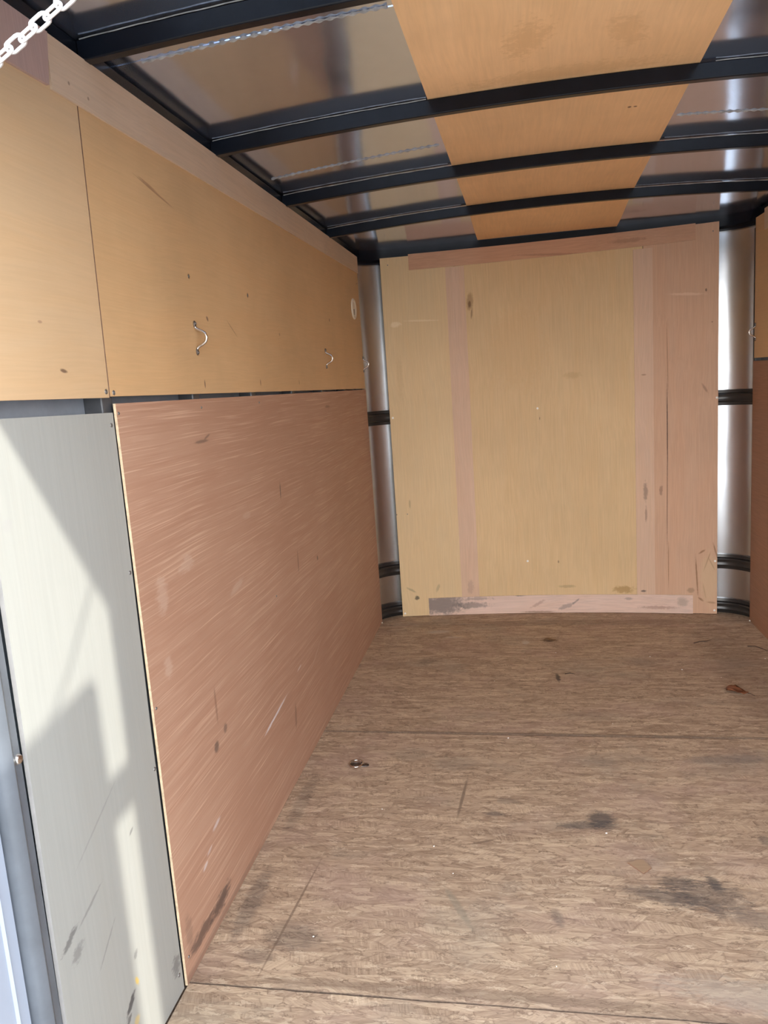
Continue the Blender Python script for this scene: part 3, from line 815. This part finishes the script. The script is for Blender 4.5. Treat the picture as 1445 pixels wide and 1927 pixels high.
# ---------------------------------------------------------------- things
# wall tie loops
def tie_loop():
    root = empty('tie_loop', (0, 0, 0), 'x', 'tie loop', 'tie loops on the side walls')
    pts = []
    prof = [(0.0022, 0.036), (0.0022, 0.029), (0.0032, 0.0225), (0.0085, 0.0185), (0.0175, 0.0140), (0.0245, 0.0085), (0.0275, 0.0), (0.0245, -0.0085), (0.0175, -0.0140), (0.0085, -0.0185), (0.0032, -0.0225), (0.0022, -0.029), (0.0022, -0.036)]
    n = 40
    def interp(t):
        f = t * (len(prof) - 1)
        i = min(int(f), len(prof) - 2); k = f - i
        p0 = prof[max(i - 1, 0)]; p1 = prof[i]; p2 = prof[i + 1]; p3 = prof[min(i + 2, len(prof) - 1)]
        return [0.5 * (2 * p1[a] + (p2[a] - p0[a]) * k + (2 * p0[a] - 5 * p1[a] + 4 * p2[a] - p3[a]) * k * k + (3 * p1[a] - p0[a] - 3 * p2[a] + p3[a]) * k ** 3) for a in (0, 1)]
    q = MB()
    q.tube([(interp(0.13 + 0.74 * i / n)[0], 0, interp(0.13 + 0.74 * i / n)[1]) for i in range(n + 1)], 0.0036, 10)
    q.build('loop', M_chrome, root, True)
    for s_ in (1, -1):
        q = MB()
        pts = [(0.0055 * math.cos(a), 0.031 * s_ + 0.0085 * math.sin(a) * 1.0) for a in [2 * math.pi * k / 16 for k in range(16)]]
        q.prism(pts, 'x', 0.0, 0.0032)
        t = q.build('mounting_tab', M_dark_zinc, root, bevel=0.0008)
        g = MB(); g.lathe([(0.0034, 0.0032), (0.0034, 0.0045), (0.0022, 0.0058), (0.0, 0.006)], (0, 0, 0.033 * s_), (1, 0, 0), 10)
        g.build('screw', M_screw_d, t, True)
    return root
tl = tie_loop()
tl.location = (0.0002, 1.732, 1.3605)
tl['label'] = 'largest looking steel tie loop, on the upper left plywood nearest the open end'
dup(tl, (0.0002, 2.985, 1.335), 'middle of three steel tie loops on the left plywood, below the round vent')
dup(tl, (0.0002, 3.738, 1.320), 'steel tie loop at the far edge of the left wall, against the metal corner')
dup(tl, (W - 0.0002, 3.700, 1.337), 'steel tie loop on the right wall beside the shiny metal corner', math.pi)

# round vent
vent = empty('round_vent', (0.0, 3.600, 1.573), 'round cream plastic vent high on the left plywood by the metal corner', 'vent')
q = MB(); q.lathe([(0.0, 0.0012), (0.030, 0.0012), (0.034, 0.0030), (0.038, 0.0062), (0.043, 0.0066), (0.047, 0.0040), (0.048, 0.0), (0.0, 0.0)], (0, 0, 0), (1, 0, 0), 40)
q.build('rim', M_plastic, vent, True)
q = MB(); q.lathe([(0.0305, 0.0013), (0.0305, 0.0022), (0.026, 0.0030), (0.0, 0.0034)], (0, 0, 0), (1, 0, 0), 32)
lou = q.build('dish', M_plastic, vent, True)
for i in range(5):
    z = -0.004 - 0.0052 * i
    w_ = 0.012 - 0.0012 * i
    q = MB(); q.box(0.0026, 0.0042, -w_, w_ * 0.6, z - 0.0013, z + 0.0013)
    q.build('slot', M_hole, lou)

# floor ring
dr_ = empty('floor_ring', (0.170, 2.274, 0.0), 'steel tie-down ring lying flat on the strand board floor', 'tie-down ring')
q = MB()
out = [(0.021 * math.cos(a), 0.016 * math.sin(a)) for a in [math.pi * 0.30 + 1.40 * math.pi * k / 16 for k in range(17)]]
out += [(0.022, -0.0105), (0.036, -0.0100), (0.0415, -0.0060), (0.043, 0.0), (0.0415, 0.0060), (0.036, 0.0100), (0.022, 0.0105)]
q.prism(out, 'z', 0.0004, 0.0030)
pl = q.build('base_plate', M_dark_zinc, dr_, bevel=0.0008)
for x in (0.032, -0.008):
    g = MB(); g.lathe([(0.0055, 0.0028), (0.0055, 0.0042), (0.003, 0.0052), (0.0, 0.0052)], (x, 0, 0), (0, 0, 1), 12)
    g.build('bolt', M_dark_zinc, pl, True)
q = MB(); q.tube([(0.0215 * math.cos(2 * math.pi * k / 28), 0.0235 * math.sin(2 * math.pi * k / 28), 0.0060) for k in range(28)], 0.0030, 10, closed=True)
q.build('ring', M_chrome, dr_, True, label='shiny steel ring')
q = MB(); q.tube([(0.0185, -0.008, 0.003), (0.0195, -0.005, 0.0085), (0.020, 0.0, 0.0105), (0.0195, 0.005, 0.0085), (0.0185, 0.008, 0.003)], 0.0024, 8)
q.build('bail', M_dark_zinc, dr_, True)

# door chain, hung from the rear header to the left door
def chain(A, B, label, pitch=0.0142, wire=0.0031, half_w=0.0062):
    A, B = Vector(A), Vector(B)
    L = (B - A).length
    n = int(L / pitch)
    root = empty('door_chain', B, label, 'chain')
    d = (B - A).normalized()
    side = d.cross(Vector((0, 0, 1))).normalized()
    upv = side.cross(d).normalized()
    me = None
    hl = pitch / 2 + wire / 2
    g = MB()
    straight = hl - half_w + wire / 2 + 0.0007
    pts = []
    rr = half_w - wire / 2
    for k in range(8):
        a = -math.pi / 2 + math.pi * k / 7
        pts.append((straight + rr * math.cos(a), rr * math.sin(a), 0))
    for k in range(8):
        a = math.pi / 2 + math.pi * k / 7
        pts.append((-straight + rr * math.cos(a), rr * math.sin(a), 0))
    g.tube(pts, wire / 2, 7, closed=True)
    me = g.mesh('chain_link', M_chain, True)
    for i in range(n + 1):
        t = (i + 0.5) / (n + 1)
        sag = -0.018 * 4 * t * (1 - t) * L
        p = A.lerp(B, t) + Vector((0, 0, sag))
        o = bpy.data.objects.new('chain_link', me)
        COL.objects.link(o)
        o.parent = root
        dd2 = (B - A + Vector((0, 0, -0.018 * 4 * (1 - 2 * t) * L))).normalized()
        s2 = dd2.cross(Vector((0, 0, 1))).normalized()
        u2 = s2.cross(dd2).normalized()
        tw = R(28) + (math.pi / 2 if i % 2 else 0)
        yv = s2 * math.cos(tw) + u2 * math.sin(tw)
        zv = dd2.cross(yv)
        mw = Matrix((dd2, yv, zv)).transposed().to_4x4()
        mw.translation = p - B
        o.matrix_local = mw
    return root
P0 = Vector((0.73226 - 0.53226 * 0.795, 0.650, 1.5345 + 0.004))
P1 = Vector((0.364, 0.650, 1.5635 + 0.004))
dv = (P1 - P0).normalized()
chain(P0 - dv * 0.33, P1 + dv * 0.26, 'bright galvanized chain crossing the top corner of the door opening')
cable = MB()
cable.tube([(W - 0.06, 0.715, 1.70), (W + 0.05, 0.56, 1.60), (W + 0.125, 0.47, 1.575)], 0.0035, 6)
o = cable.build('door_cable', M_zinc, None, True)
o['label'] = 'thin steel cable between the rear header and the open right door'; o['category'] = 'cable'

# dry leaf
def leaf(name, loc, length, width, rot, curl, label, mat=M_leaf):
    q = MB()
    rows = []
    n, m_ = 10, 6
    rnd = random.Random(int(loc[0] * 1000))
    for i in range(n + 1):
        t = i / n
        w_ = width * (math.sin(math.pi * min(1, t * 1.06)) ** 0.7) * (1 + 0.18 * math.sin(t * 17)) + 0.0005
        row = []
        for j in range(m_ + 1):
            s_ = j / m_ * 2 - 1
            z = 0.0015 + curl * (abs(s_) ** 1.7) * (0.5 + 0.5 * math.sin(t * 5 + 0.5)) + curl * 0.5 * t * (1 - t) + curl * 0.25 * rnd.random()
            row.append((t * length - length / 2, s_ * w_ / 2, z))
        rows.append(row)
    up = [[p for p in r] for r in rows]
    q.grid(rows)
    o = q.build(name, mat, None, True)
    sm = o.modifiers.new('thick', 'SOLIDIFY'); sm.thickness = 0.0006; sm.offset = 1
    o.location = loc
    o.rotation_euler = (0, 0, rot)
    o['label'] = label; o['category'] = 'leaf'
    return o
lf = leaf('dry_leaf', (1.502, 2.878, 0.0), 0.075, 0.050, R(-18), 0.016, 'curled reddish brown dry leaf lying on the floor by the right wall')
q = MB(); q.tube([(0.034, -0.002, 0.004), (0.048, -0.006, 0.0025), (0.060, -0.016, 0.0012)], [0.0012, 0.0009, 0.0006], 5)
q.build('stem', M_twig, lf, True)
leaf('leaf_scrap', (0.842, 3.466, 0.0), 0.055, 0.026, R(10), 0.006, 'small flat brown leaf scrap in front of the cream front panel', plain('tan_leaf', (0.20, 0.11, 0.05), 0.7, var=0.3, sc=80))
def twig(pts, r, label):
    q = MB()
    q.tube(pts, [r] + [r * 0.9] * (len(pts) - 2) + [r * 0.4], 6)
    o = q.build('twig', M_twig, None, True)
    o['label'] = label; o['category'] = 'twig'
twig([(1.462, 3.412, 0.002), (1.490, 3.428, 0.003), (1.520, 3.436, 0.002), (1.545, 3.452, 0.003)], 0.0018, 'short dark twig lying straight on the floor near the front wall')
twig([(1.672, 3.368, 0.002), (1.700, 3.362, 0.004), (1.722, 3.335, 0.003), (1.735, 3.308, 0.002)], 0.0018, 'bent dark twig on the floor close to the right wall')
twig([(0.885, 3.055, 0.002), (0.905, 3.062, 0.003), (0.925, 3.052, 0.002)], 0.0016, 'tiny dark twig beside the black smudge on the floor')

# square chip of wood
q = MB()
q.prism([(0.962, 1.812), (0.995, 1.770), (1.018, 1.795), (1.000, 1.826)], 'z', 0.0004, 0.0038, 0, 1)
o = q.build('wood_chip', [M_chip, M_joint], None)
o['label'] = 'small square plywood chip lying on the strand board floor'; o['category'] = 'wood chip'
# white specks of foam and paint
SP = [(0.232, 1.492), (0.925, 1.938), (0.47, 1.85), (0.77, 1.45), (0.44, 3.22), (0.60, 2.98), (1.25, 3.25), (1.48, 3.02), (1.70, 3.22), (0.86, 3.30), (1.35, 3.10), (0.66, 2.48), (0.53, 1.74), (0.30, 2.02), (1.02, 2.60)]
me = None
for i, (x, y) in enumerate(SP):
    if me is None:
        g = MB(); g.lathe([(0.0, 0.0), (0.003, 0.0004), (0.0036, 0.0016), (0.002, 0.0030), (0.0, 0.0032)], (0, 0, 0), (0, 0, 1), 7)
        me = g.mesh('white_speck', M_leak_speck, True)
    o = bpy.data.objects.new('white_speck', me); COL.objects.link(o)
    o.location = (x, y, 0.0002)
    k = random.uniform(0.5, 1.1)
    o.scale = (k, k * 0.7, k)
    o.rotation_euler = (0, 0, random.uniform(0, 3))
    o['label'] = 'tiny white speck of debris on the strand board floor'; o['category'] = 'speck'; o['group'] = 'white specks on the floor'
